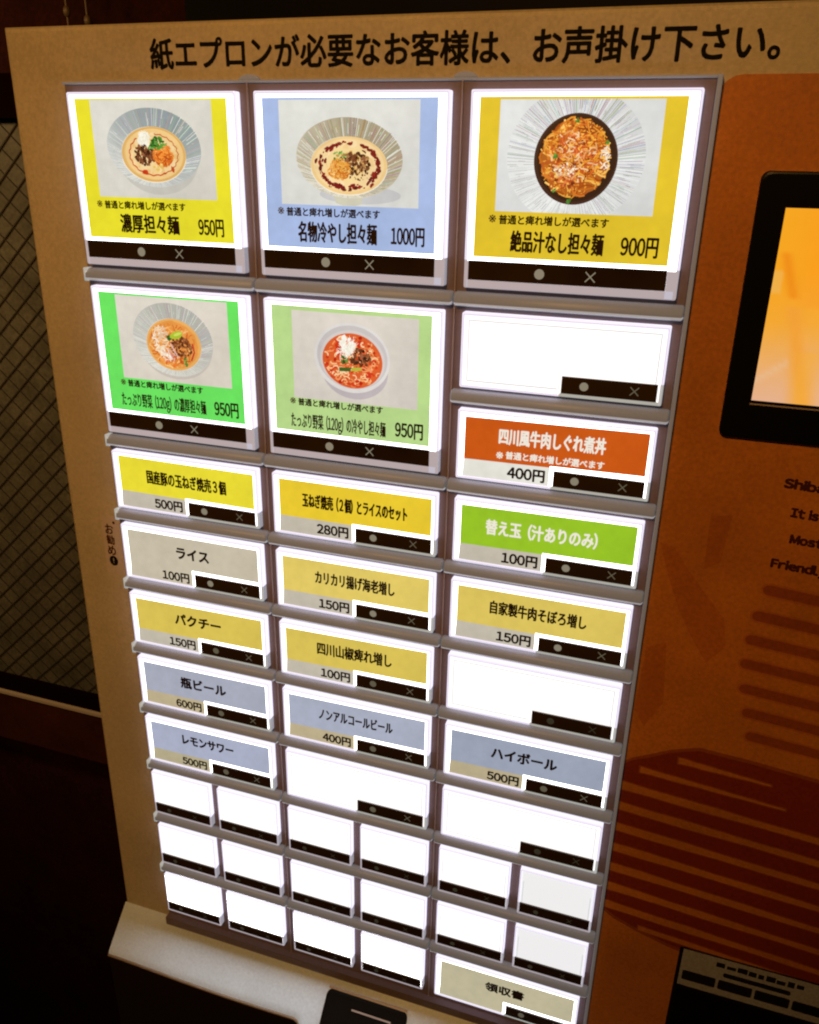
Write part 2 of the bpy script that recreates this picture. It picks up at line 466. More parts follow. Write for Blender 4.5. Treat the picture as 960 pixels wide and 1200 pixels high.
o = bpy.data.objects.new('display', me); COL.objects.link(o); o.parent = screen; o.location = -world_loc(screen)
b = MB(); b.rect(218.0, 364, -80.3, -79.9, -1.95); b.build('display_edge', [M['seam']], screen)

# bill slot unit, lower right
b = MB()
b.prism(rrect(228.0, 330, -362, -290.6, 0.8), -3.69, -3.2)
unit = b.build('bill_slot_unit', [M['black']], mach)
b = MB(); b.box(229.3, 329, -309.2, -290.9, -3.19, -2.9)
lp = b.build('label_plate', [M['plate_dim']], unit)
b = MB()
random.seed(5)
for k in range(5): b.prism(rrect(230.4 + 13.0 * k, 242.4 + 13.0 * k, -305.9, -301.2, 0.5, 2), -2.89, -2.7)
b.prism(rrect(244.5, 268, -299.3, -297.2, 0.8, 3), -2.89, -2.75)
x = 241.5
for k in range(9):
    w = random.uniform(2.0, 3.6); b.rect(x, x + w, -295.2 + random.uniform(-.3, .3), -292.9 + random.uniform(-.5, .4), -2.87); x += w + random.uniform(.3, .8)
b.build('black_markings', [M['ink']], unit)
b = MB(); b.box(229.5, 329, -360, -311.5, -3.19, -2.6); b.build('note_slot', [M['bezel']], unit)

# sloping ledge under the buttons
b = MB()
def sstep(a, c, x):
    t = max(0, min(1, (x - a) / (c - a))); return t * t * (3 - 2 * t)
def ledge_pt(x, t):
    """t 0 back .. 1 front lip"""
    ext = 17 + 30 * sstep(72, 92, x)
    d = ext * t
    y = -362.0 - d * (1.0 + 0.04 * math.sin(x * 0.05)); z = -4.0 + d
    lo = sstep(0.93, 1.0, t)
    return (x, y - lo * 0.5, z - lo * 0.1)
xs2 = [-28.6 + k * 2.0 for k in range(0, 130)]
ts = [0, .15, .3, .45, .6, .75, .88, .95, 1.0]
b.add([ledge_pt(x, t) for x in xs2 for t in ts],
      [(i * 9 + j, i * 9 + j + 1, (i + 1) * 9 + j + 1, (i + 1) * 9 + j) for i in range(len(xs2) - 1) for j in range(8)])
# left cheek of the ledge
b.add([(-28.6, -362, -4), ledge_pt(-28.6, 1.0), (-28.6, -385, 12), (-28.6, -385, -4)], [(0, 1, 2, 3)])
ledge = b.build('sloping_ledge', [M['ledge']], mach, smooth=True)
# rolled edge along its front
b = MB()
prof = [(0.0, 0.1), (-0.3, 0.6), (-1.0, 0.75), (-1.6, 0.4), (-1.8, -0.3)]
loops = []
for x in xs2:
    _, yy, zz = ledge_pt(x, 1.0)
    loops.append([(x, yy + dy, zz + dz) for dy, dz in prof])
b.loft(loops, close=False)
b.build('front_edge', [M['edge']], ledge, smooth=True)
# the stand below
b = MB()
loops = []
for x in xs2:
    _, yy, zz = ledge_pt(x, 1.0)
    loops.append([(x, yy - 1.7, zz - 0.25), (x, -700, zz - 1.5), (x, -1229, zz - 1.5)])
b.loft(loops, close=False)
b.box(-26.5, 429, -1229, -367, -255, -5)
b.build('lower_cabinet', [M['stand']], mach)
# black outlet block on the ledge
b = MB()
def blk(u, d, h):       # u along x, d down the slope, h proud of it
    return (u, -362 - d - 0.0 + h * 0.707, -4 + d + h * 0.707)
def blk_loop(ins, h):
    return [blk(x, y, h) for x, y in rrect(84.2 + ins, 122.6 - ins, 5.8 + ins, 60, 2.0, 4)]
b.loft([blk_loop(0, -0.5), blk_loop(0, 1.3), blk_loop(0.25, 1.75), blk_loop(0.7, 1.9)], cap=True)
blo = b.build('outlet_block', [M['black']], mach)
b = MB()
b.add([blk(97.4, 9.4, 1.95), blk(116.0, 9.4, 1.95), blk(116.0, 9.9, 1.95), blk(97.4, 9.9, 1.95)], [(0, 3, 2, 1)])
b.build('pale_line', [M['seam']], blo)
b = MB()
b.loft([[blk(x, y, h) for x, y in ((84.6, 5.7), (122.2, 5.7))] for h in (0.2, 1.2)], close=False)
b.loft([[blk(x, y, 1.25) for x, y in ((84.6, 5.0), (122.2, 5.0))], [blk(x, y, 1.25) for x, y in ((84.6, 5.7), (122.2, 5.7))]], close=False)
b.build('bronze_edge', [M['edge']], blo)

# recommendation sticker
b = MB(); b.prism(rrect(-12.4, -3.2, -175.2, -149.6, 0.4, 2), -3.99, -3.86)
st = b.build('paper_sticker', [M['sticker']], mach)
st['label'] = 'small upright paper sticker with dark brown brush letters left of the buttons'
b = MB()
for ch, yc in (('お', -155.4), ('勧', -160.0), ('め', -164.7)):
    text(b, ch, -10.6, -6.8, yc, 4.0 if ch == '勧' else 4.6, -3.83, 0.12)
b.poly([(-8.4 + 2.0 * math.cos(2 * math.pi * k / 20), -169.2 + 2.2 * math.sin(2 * math.pi * k / 20)) for k in range(20)], -3.83, 1)
b.poly([(-6.5 + 0.6 * math.cos(2 * math.pi * k / 10) + .25, -152.2 + 0.6 * math.sin(2 * math.pi * k / 10)) for k in range(10)], -3.83, 0)
b.rect(-8.6, -8.25, -169.4, -168.0, -3.80, 2); b.rect(-8.6, -8.25, -170.2, -169.8, -3.80, 2)
b.build('lettering', [M['red_ink'], M['ink'], M['sticker']], st)

# ------------------------------------------------------------------ button bed, rails, frame
PW, PH, BW = 66.737, 30.0, 60.76
b = MB()
for k in range(3):
    xa = -2.4 if k == 0 else PW * k - 3.05
    xb = PW * (k + 1) - 3.35 if k < 2 else 197.0
    yb = -362.5
    loops = []
    for ins, z in ((0, -4.0), (0, -3.0), (0.3, -2.8)):
        loops.append([(xa + ins, yb, z), (xb - ins, yb, z), (xb - ins, 2.3 - ins, z), (xa + ins, 2.3 - ins, z)])
    b.loft(loops, cap=True)
b.box(-2.4, 197.0, -362.9, -358.5, -3.9, 0.1)  # added bar, its dark face stands in for the shade above the ledge
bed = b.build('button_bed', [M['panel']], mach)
b = MB()
for k in (1, 2):
    x = PW * k - 3.2
    b.box(x - 0.16, x + 0.16, -362.5, 2.4, -3.6, -2.3)
b.build('seam_strip', [M['seam']], bed)
# frame: bright lip along the top and the right side
b = MB()
def fr_loop(o_, z): return [(-2.9 - o_, 2.5 + o_), (197.1 + o_, 2.5 + o_)]
b.box(-3.0, 197.0, 2.35, 3.1, -4.0, -2.2)
b.box(197.05, 198.3, -362, 3.1, -4.0, -0.6)
for k in (1, 2):
    xm = PW * k - 2.6
    pts = [(xm + 3.4 * math.cos(math.pi * j / 10), 3.11 + 1.5 * math.sin(math.pi * j / 10)) for j in range(11)]
    b.prism(pts, -4.0, -2.6)
o = b.build('bed_frame', [M['rail']], bed)
bv = o.modifiers.new('bevel', 'BEVEL'); bv.width = 0.00025; bv.segments = 2

prof = [(-2.15, -3.2), (-2.15, -0.9), (-1.85, -0.1), (-1.45, 0.3), (-1.0, 0.5), (-0.4, 0.45), (0.5, 0.3), (1.3, -0.2), (1.9, -1.0), (2.1, -1.8), (2.1, -3.2)]
def rail(xa, xb, yc, lit_end):
    r = MB()
    loops = []
    n = len(prof)
    for x, s in ((xa, 0.72), (xa + 0.25, 0.9), (xa + 0.7, 1.0), (xb - 0.7, 1.0), (xb - 0.25, 0.9), (xb, 0.72)):
        loops.append([(x, yc + py * s, -3.2 + (pz + 3.2) * s) for py, pz in prof])
    r.loft(loops, close=True, cap=True)
    r.add(loops[0], [tuple(range(n - 1, -1, -1))])
    if lit_end:
        r.box(xa - 0.25, xa + 1.1, yc - 2.2, yc + 2.2, -3.3, 0.15, 1)
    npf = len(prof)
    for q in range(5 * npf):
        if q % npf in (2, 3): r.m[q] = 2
    return r.build('rail', [M['rail'], M['lip_small'], M['rail_highlight']], bed, smooth=True)
rows = {0: [2, 4, 5, 6, 7, 8, 9, 10, 11], 1: [2, 4, 5, 6, 7, 8, 9, 10, 11], 2: [2, 3, 4, 5, 6, 7, 8, 9, 10, 11]}
for k in range(3):
    for r in rows[k]:
        xa = -1.6 if k == 0 else PW * k - 3.0
        xb = PW * (k + 1) - 3.4 if k < 2 else 196.9
        rail(xa, xb, -PH * r + 3.7, k == 0)

# ------------------------------------------------------------------ pictures printed on the big sheets
def ell(cx, cy, rx, ry, n=40, rot=0.0, jit=0.0):
    pts = []
    for k in range(n):
        a = 2 * math.pi * k / n
        j = 1 + random.uniform(-jit, jit)
        x, y = rx * j * math.cos(a), ry * j * math.sin(a)
        pts.append((cx + x * math.cos(rot) - y * math.sin(rot), cy + x * math.sin(rot) + y * math.cos(rot)))
    return pts

class Pic:
    """a printed photograph: flat coloured shapes in thin layers, clipped to its rectangle"""
    def __init__(self, x0, x1, y0, y1, z):
        self.b = MB(); self.r = (x0, x1, y0, y1); self.z = z
    def up(self, d=0.006): self.z += d
    def clip(self, pts):
        x0, x1, y0, y1 = self.r
        for ax, lim, sg in ((0, x0, 1), (0, x1, -1), (1, y0, 1), (1, y1, -1)):
            out = []
            for i in range(len(pts)):
                p, q = pts[i], pts[(i + 1) % len(pts)]
                a, c = (p[ax] - lim) * sg, (q[ax] - lim) * sg
                if a >= 0: out.append(p)
                if (a >= 0) != (c >= 0):
                    t = a / (a - c); out.append((p[0] + (q[0] - p[0]) * t, p[1] + (q[1] - p[1]) * t))
            pts = out
            if len(pts) < 3: return None
        return pts
    def poly(self, pts, col, jit=0):
        pts = self.clip(pts)
        if pts:
            k = random.uniform(-jit, jit)
            self.b.poly(pts, self.z + random.uniform(0, 0.004), 0, lin([max(0, min(255, c + k)) for c in col]))
    def line(self, pts, w, col, jit=0, taper=False):
        n = len(pts); L, R = [], []
        for i, (x, y) in enumerate(pts):
            a, c = pts[max(0, i - 1)], pts[min(n - 1, i + 1)]
            dx, dy = c[0] - a[0], c[1] - a[1]; l = math.hypot(dx, dy) or 1
            ww = w * (0.35 + 0.65 * math.sin(math.pi * (i + .5) / n)) if taper else w
            L.append((x - dy / l * ww / 2, y + dx / l * ww / 2)); R.append((x + dy / l * ww / 2, y - dx / l * ww / 2))
        k = random.uniform(-jit, jit); cc = lin([max(0, min(255, c + k)) for c in col])
        zz = self.z + random.uniform(0, 0.004)
        for i in range(n - 1):
            q = self.clip([L[i], R[i], R[i + 1], L[i + 1]])
            if q: self.b.poly(q, zz, 0, cc)
    def backdrop(self, c1, c2):
        x0, x1, y0, y1 = self.r
        n = 14
        for i in range(n):
            for j in range(10):
                u = (i + .5) / n; v = (j + .5) / 10
                t = 0.55 * v + 0.45 * u + random.uniform(-.05, .05)
                self.b.rect(x0 + (x1 - x0) * i / n, x0 + (x1 - x0) * (i + 1) / n, y1 + (y0 - y1) * (j + 1) / 10, y1 + (y0 - y1) * j / 10, self.z, 0, lin([a + (q - a) * max(0, min(1, t)) for a, q in zip(c1, c2)]))
        self.up(0.02)
    def bowl(self, cx, cy, rx, ry, sx, sy, srx, sry, light, dark, n=150, w=0.16, rot=-0.05, shade=None):
        """outer wall with radial hairlines between the rim and the soup ellipse"""
        rim = ell(cx, cy, rx, ry, 72, rot)
        self.poly(rim, light); self.up()
        inner = ell(sx, sy, srx, sry, 72, rot)
        # the near wall is paler than the far wall in the print
        for k in range(72):
            a = 2 * math.pi * (k + .5) / 72
            t = 0.5 + 0.5 * math.sin(a + 0.5)
            j = (k + 1) % 72
            c = [l + ((shade or light)[i] - l) * t for i, l in enumerate(light)]
            self.poly([rim[k], rim[j], inner[j], inner[k]], c, 3)
        self.up()
        for k in range(n):
            a = 2 * math.pi * k / n + random.uniform(-.02, .02)
            t = 0.5 + 0.5 * math.sin(a + 0.5)
            ca, sa = math.cos(a), math.sin(a)
            def rp(f):
                ox, oy = rx * ca, ry * sa; ix, iy = srx * ca, sry * sa
                x = (cx + ox) * f + (sx + ix) * (1 - f); y = (cy + oy) * f + (sy + iy) * (1 - f)
                return (x, y)
            f0, f1 = sorted((random.uniform(0.02, .7), random.uniform(.3, 1.0)))
            if random.random() < .45: f0, f1 = 0.02, 0.99
            d = dark if random.random() < 0.72 else (245, 246, 240)
            mixed = [light[i] + (d[i] - light[i]) * (0.3 + 0.6 * t * random.random()) for i in range(3)]
            self.line([rp(f0), rp(f1)], w * random.uniform(.6, 1.6), mixed)
        self.up()
    def blobs(self, n, cx, cy, rx, ry, r, cols, jit=12, asp=1.0):
        for _ in range(n):
            a = random.uniform(0, 2 * math.pi); q = math.sqrt(random.random())
            s = r * random.uniform(.5, 1.3)
            self.poly(ell(cx + rx * q * math.cos(a), cy + ry * q * math.sin(a), s, s * random.uniform(.6, 1.0) * asp, 7, random.uniform(0, 3), .25), random.choice(cols), jit)
        self.up()
    def strands(self, n, cx, cy, rx, ry, ln, w, cols, jit=10, curl=1.2):
        for _ in range(n):
            a = random.uniform(0, 2 * math.pi); q = math.sqrt(random.random())
            x, y = cx + rx * q * math.cos(a), cy + ry * q * math.sin(a)
            d = random.uniform(0, 2 * math.pi); bend = random.uniform(-curl, curl)
            pts = []
            for k in range(7):
                pts.append((x, y)); x += ln / 6 * math.cos(d); y += ln / 6 * math.sin(d) * 0.85; d += bend / 3
                if ((x - cx) / (rx * 1.05)) ** 2 + ((y - cy) / (ry * 1.05)) ** 2 > 1: break
            if len(pts) > 2: self.line(pts, w * random.uniform(.7, 1.3), random.choice(cols), jit)
        self.up()
    def ring(self, cx, cy, rx, ry, w, col, a0, a1, wob=0.0):
        pts = []
        n = 30
        for k in range(n + 1):
            a = math.radians(a0 + (a1 - a0) * k / n)
            j = 1 + wob * math.sin(k * 1.9)
            pts.append((cx + rx * j * math.cos(a), cy + ry * j * math.sin(a)))
        self.line(pts, w, col, 5)
        self.up()
    def done(self, parent): return self.b.build('food_picture', [M['print']], parent)

MINCE = [(96, 50, 28), (70, 34, 18), (120, 68, 40), (56, 26, 16), (140, 84, 52)]
ORNG = [(214, 112, 36), (232, 140, 60), (190, 84, 22), (240, 164, 84)]
GREEN = [(52, 120, 40), (34, 92, 30), (84, 152, 56)]
WHT = [(246, 242, 226), (232, 226, 205), (252, 250, 240)]

def pic_thick(x, y, par, z):            # pale grey bowl, tan soup
    p = Pic(x + 8.3, x + 52.1, y - 30.9, y - 2.3, z); p.backdrop((224, 221, 210), (206, 202, 190))
    cx, cy = x + 30.4, y - 16.0
    p.poly(ell(cx + 1.2, cy - 2.6, 15, 11.2), (196, 193, 183)); p.up()
    p.bowl(cx, cy, 17.2, 11.5, cx - .1, cy - 1.9, 11.8, 8.1, (216, 216, 208), (112, 124, 126), n=240, w=.11, shade=(142, 154, 154), rot=-.06)
    sx, sy = cx - .1, cy - 1.9
    p.poly(ell(sx, sy, 11.8, 8.1, 50), (226, 182, 108)); p.up()
    p.poly(ell(sx + .1, sy + .1, 10.6, 7.4, 50), (238, 200, 134)); p.up()
    p.poly(ell(sx + .2, sy - .2, 8.2, 5.6, 50, 0, .03), (240, 208, 150)); p.up()
    p.blobs(60, sx, sy, 9.4, 6.2, 1.0, [(238, 202, 138), (232, 192, 124), (243, 212, 158)], 4)
    p.ring(sx, sy, 11.3, 7.7, .3, (214, 164, 92), 0, 360); p.ring(sx, sy, 11.9, 8.2, .22, (250, 240, 220), 190, 350)
    p.ring(sx - .1, sy, 8.7, 6.1, 0.38, (196, 70, 30), 130, 300, .03); p.ring(sx, sy, 8.9, 6.0, 0.3, (188, 74, 36), -70, 85, .03)
    p.poly(ell(sx - 3.6, sy - 5.2, 1.2, .8, 10, .3, .2), (196, 52, 20)); p.poly(ell(sx + 6.6, sy - 4.2, .6, .9, 8, .4, .3), (190, 70, 30)); p.up()
    p.blobs(130, sx - 2.9, sy - .1, 3.9, 3.2, .55, MINCE)
    p.strands(170, sx + 3.5, sy - .2, 3.8, 3.4, 3.4, .34, [(214, 104, 28), (232, 130, 44), (186, 76, 18), (240, 150, 60)], curl=2.0)
    p.blobs(46, sx + 1.4, sy + 3.2, 3.4, 1.7, .8, GREEN + [(110, 170, 80)], asp=.6)
    p.blobs(16, sx - 3.0, sy + 5.0, 2.0, 1.8, 1.0, [(244, 238, 216), (232, 224, 196)], 4)
    p.strands(70, sx - 3.0, sy + 4.8, 2.2, 2.2, 2.6, .14, WHT, 6)
    p.blobs(12, sx - 2.8, sy - 2.4, 1.4, 1.2, .4, MINCE); p.blobs(10, sx + 1, sy - 3.5, 2.4, 1, .5, [(240, 206, 120), (230, 190, 96)])
    p.done(par)

def pic_cold(x, y, par, z):             # beige lined bowl on a foot, red drops
    p = Pic(x + 8.0, x + 52.1, y - 31.2, y - 2.4, z); p.backdrop((226, 226, 218), (214, 214, 208))
    cx, cy = x + 30.2, y - 18.0
    p.poly(ell(cx + 3.5, cy - 10.0, 13, 2.6, 30), (198, 198, 198)); p.up()
    p.poly([(cx - 5.4, cy - 8.5), (cx + 5.2, cy - 8.5), (cx + 4.0, cy - 12.6), (cx + 2, cy - 13.1), (cx - 2, cy - 13.1), (cx - 4.2, cy - 12.4)], (204, 200, 178)); p.up()
    p.bowl(cx, cy, 16.9, 11.0, cx, cy - 2.1, 12.2, 8.0, (224, 218, 198), (108, 92, 62), n=280, shade=(170, 158, 130), w=.12)
    sx, sy = cx, cy - 2.1
    p.poly(ell(sx, sy, 12.2, 8.0, 50), (240, 204, 140)); p.up()
    p.poly(ell(sx, sy + .2, 11.2, 7.2, 50), (246, 214, 156)); p.up()
    p.blobs(50, sx, sy, 10.4, 6.4, 1.1, [(246, 214, 156), (240, 204, 142), (250, 222, 170)], 4)
    p.ring(sx, sy, 12.2, 8.0, .24, (250, 244, 226), 185, 355)
    for k in range(105):
        a = random.uniform(0, 2 * math.pi)
        if 1.1 < a < 1.45: continue
        q = random.gauss(1, .07); s = random.choice((.2, .3, .45, .7))
        p.poly(ell(sx + 9.3 * q * math.cos(a), sy + 6.2 * q * math.sin(a), s * 1.2, s * .7, 8, a + 1.6, .3), random.choice([(120, 22, 24), (146, 34, 30), (100, 16, 22)]), 8)
    p.up()
    p.ring(sx, sy, 9.5, 6.3, .8, (124, 24, 26), -40, 62, .04); p.ring(sx, sy, 9.4, 6.3, .7, (128, 28, 28), 105, 140, .05); p.ring(sx, sy, 9.2, 6.2, .7, (120, 22, 24), 205, 262, .06)
    p.poly(ell(sx, sy + .4, 7.0, 4.6, 30, 0, .08), (244, 214, 150)); p.up()
    p.blobs(90, sx + .6, sy + .8, 5.4, 3.2, .55, [(236, 196, 120), (220, 168, 84), (196, 140, 70)])
    p.blobs(150, sx + 1.8, sy + .7, 5.0, 3.0, .5, MINCE + [(160, 110, 66), (180, 130, 80)])
    p.strands(110, sx - 3.0, sy - 1.0, 3.6, 2.9, 2.4, .32, [(226, 148, 50), (238, 172, 76), (204, 110, 30)])
    p.blobs(26, sx - 2.6, sy + 2.8, 2.6, 1.2, .32, [(120, 168, 74), (160, 196, 110), (84, 136, 52)])
    p.blobs(26, sx + 3.6, sy - 2.6, 4.0, 1.2, .26, [(120, 66, 40), (90, 40, 26)])
    p.done(par)

def pic_dry(x, y, par, z):              # wide white dish seen from above, dark bowl of noodles
    p = Pic(x + 8.3, x + 51.8, y - 31.1, y - 2.5, z); p.backdrop((222, 224, 222), (210, 212, 210))
    cx, cy = x + 29.8, y - 17.2
    p.bowl(cx - .2, cy + .4, 18.7, 17.2, cx, cy - .1, 11.2, 11.4, (228, 229, 227), (104, 104, 104), n=480, w=.10, shade=(206, 208, 208), rot=0)
    p.poly(ell(cx, cy - .1, 11.3, 11.5, 60), (58, 32, 24)); p.up()
    p.poly(ell(cx + .2, cy + .1, 10.6, 10.9, 60), (40, 20, 16)); p.up()
    p.poly(ell(cx - .1, cy + .1, 9.0, 9.6, 40, 0, .05), (168, 92, 30)); p.up()
    p.strands(260, cx - .1, cy + .2, 9.4, 9.8, 7, .42, [(222, 142, 44), (200, 108, 30), (236, 170, 70), (168, 76, 22), (244, 190, 96)], 12, 2.0)
    p.strands(150, cx + 1.5, cy + 2.4, 7.0, 7.2, 6, .36, [(238, 172, 62), (222, 140, 40), (196, 96, 24), (140, 60, 18)], 12, 2.0)
    p.blobs(120, cx - 1.0, cy - .6, 6.2, 6.6, .45, [(190, 84, 40), (150, 62, 30), (214, 110, 54), (120, 48, 24)])
    p.strands(90, cx - .6, cy + .6, 6.6, 6.6, 2.2, .34, [(214, 96, 40), (226, 160, 100), (190, 74, 30), (232, 196, 150)])
    p.blobs(70, cx - 2.4, cy - 2.8, 3.2, 1.8, .3, [(240, 226, 200), (216, 170, 124), (228, 204, 172)])
    p.strands(16, cx + 8.0, cy + .2, 1.5, 3.4, 2, .26, [(240, 232, 214), (226, 214, 190)])
    for dx, dy in ((-.4, 9.6), (8.2, 4.3), (-5.6, .6), (-5.0, -8.0), (-1.0, -10.6)): p.blobs(5, cx + dx, cy + dy, .5, .5, .4, [(84, 146, 52), (60, 120, 40)])
    p.done(par)

def pic_veg(x, y, par, z):              # pale lined bowl, orange soup, sprouts and pak choi
    p = Pic(x + 9.4, x + 53.0, y - 31.5, y - 2.5, z); p.backdrop((226, 219, 205), (212, 203, 190))
    cx, cy = x + 31.0, y - 16.6
    p.poly(ell(cx + .8, cy - 2.0, 14.6, 11.6), (198, 188, 176)); p.up()
    p.bowl(cx, cy, 15.8, 12.5, cx + .3, cy - 1.6, 10.8, 8.9, (218, 216, 206), (136, 134, 126), n=230, w=.10, shade=(178, 177, 168), rot=-.12)
    sx, sy = cx + .3, cy - 1.6
    p.poly(ell(sx, sy, 10.8, 8.9, 50), (232, 172, 92)); p.up()
    p.poly(ell(sx - .2, sy, 9.8, 8.1, 40, 0, .03), (228, 150, 70)); p.up()
    p.strands(130, sx - .6, sy - .2, 9.2, 7.6, 5, .36, [(236, 166, 86), (222, 128, 50), (244, 192, 122), (206, 98, 34)], 10, 1.8)
    p.blobs(40, sx - 1, sy - 5.4, 5.5, 1.8, .6, [(222, 112, 40), (240, 160, 80), (200, 90, 30)])
    p.strands(36, sx - 5.0, sy + 1.5, 3.4, 5.4, 5, .5, [(238, 214, 180), (246, 230, 206), (228, 190, 150)], 8)
    p.strands(26, sx - 2.6, sy - 3.6, 4.0, 2.8, 4.4, .3, [(246, 238, 220), (232, 214, 190), (214, 150, 140)], 8)
    p.blobs(110, sx + 2.8, sy - .6, 4.3, 3.4, .55, [(138, 78, 42), (112, 56, 30), (164, 104, 62), (90, 40, 22)])
    p.line([(sx + 6.6, sy - 5), (sx + 8, sy - 2), (sx + 7.4, sy + 1)], .6, (180, 50, 36), 8); p.line([(sx - 1.2, sy + .5), (sx + .4, sy - 2.5), (sx + 1.6, sy - 4.5)], .5, (220, 170, 160), 8); p.up()
    p.poly(ell(sx + 1.4, sy + 3.4, 2.7, 1.3, 12, .35, .12), (168, 190, 50)); p.poly(ell(sx - 1.3, sy + 2.4, 1.2, 1.0, 9, .3, .2), (48, 96, 34)); p.up()
    p.poly(ell(sx + 1.9, sy + 3.8, 1.8, .5, 9, .35, .1), (206, 216, 96)); p.up()
    p.blobs(12, sx + 4.0, sy - 5.6, 1.4, 1.1, .55, [(84, 120, 40), (130, 150, 60), (50, 90, 30)])
    p.done(par)

def pic_vegcold(x, y, par, z):          # plain white bowl, red soup, white tuft
    p = Pic(x + 9.8, x + 53.1, y - 32.0, y - 3.2, z); p.backdrop((222, 214, 202), (206, 198, 188))
    cx, cy = x + 30.6, y - 17.2
    p.poly(ell(cx + 1.0, cy - 4.2, 11.5, 9.2), (186, 176, 178)); p.up()
    rim = ell(cx, cy, 13.1, 11.3, 60, -.08)
    p.poly(rim, (218, 213, 209)); p.up()
    p.poly(ell(cx + .1, cy + .2, 12.2, 10.2, 60, -.08), (196, 190, 188)); p.up()
    p.poly(ell(cx + .2, cy - .5, 11.2, 9.4, 60, -.08), (208, 201, 196)); p.up()
    sx, sy = cx + .2, cy - .9
    p.poly(ell(sx, sy, 10.4, 8.9, 50, -.08), (214, 92, 42)); p.up()
    p.strands(90, sx, sy, 9.6, 8.2, 3, .5, [(240, 178, 120), (232, 140, 84), (246, 206, 160), (206, 60, 26)], 10, 2.4)
    p.blobs(70, sx, sy, 9.4, 8.0, .7, [(206, 52, 22), (220, 84, 40), (190, 40, 18)])
    p.strands(60, sx + 1, sy - 1, 8.6, 7.0, 2.6, .34, [(246, 204, 150), (236, 160, 100)], 8, 2.4)
    p.blobs(90, sx + 2.6, sy + 1.4, 4.3, 3.0, .55, MINCE)
    p.poly([(sx - 4.5, sy - 3.6), (sx - .6, sy - 3.4), (sx - .4, sy - 2.1), (sx - 4.6, sy - 2.4)], (60, 92, 34)); p.poly([(sx - .4, sy - 3.3), (sx + 3.2, sy - 2.8), (sx + 3.0, sy - 1.8), (sx - .2, sy - 2.1)], (176, 180, 60)); p.up()
    p.line([(sx - 5, sy - 1.9), (sx - 1, sy - 1.5), (sx + 2.5, sy - 1.3)], .5, (222, 110, 50)); p.up()
    p.blobs(14, sx - 3.0, sy + .4, 1.5, 1.3, .6, [(60, 104, 40), (110, 140, 60), (40, 74, 30)])
    p.blobs(16, sx - 1.6, sy + 5.0, 2.1, 2.6, 1.0, [(246, 242, 232), (236, 230, 214)], 4)
    for _ in range(70):
        a = random.uniform(.6, 2.6); bx, by = sx - 1.5 + random.uniform(-1.8, 1.8), sy + 3.4 + random.uniform(-2, 1.5); l = random.uniform(1.5, 4.2)
        p.line([(bx, by), (bx + l * .5 * math.cos(a), by + l * .5 * math.sin(a)), (bx + l * math.cos(a) * 1.1, by + l * math.sin(a))], .13, random.choice(WHT), 6)
    p.strands(16, sx - 3.5, sy + 2, 2.0, 3.0, 3.4, .14, WHT)
    p.done(par)

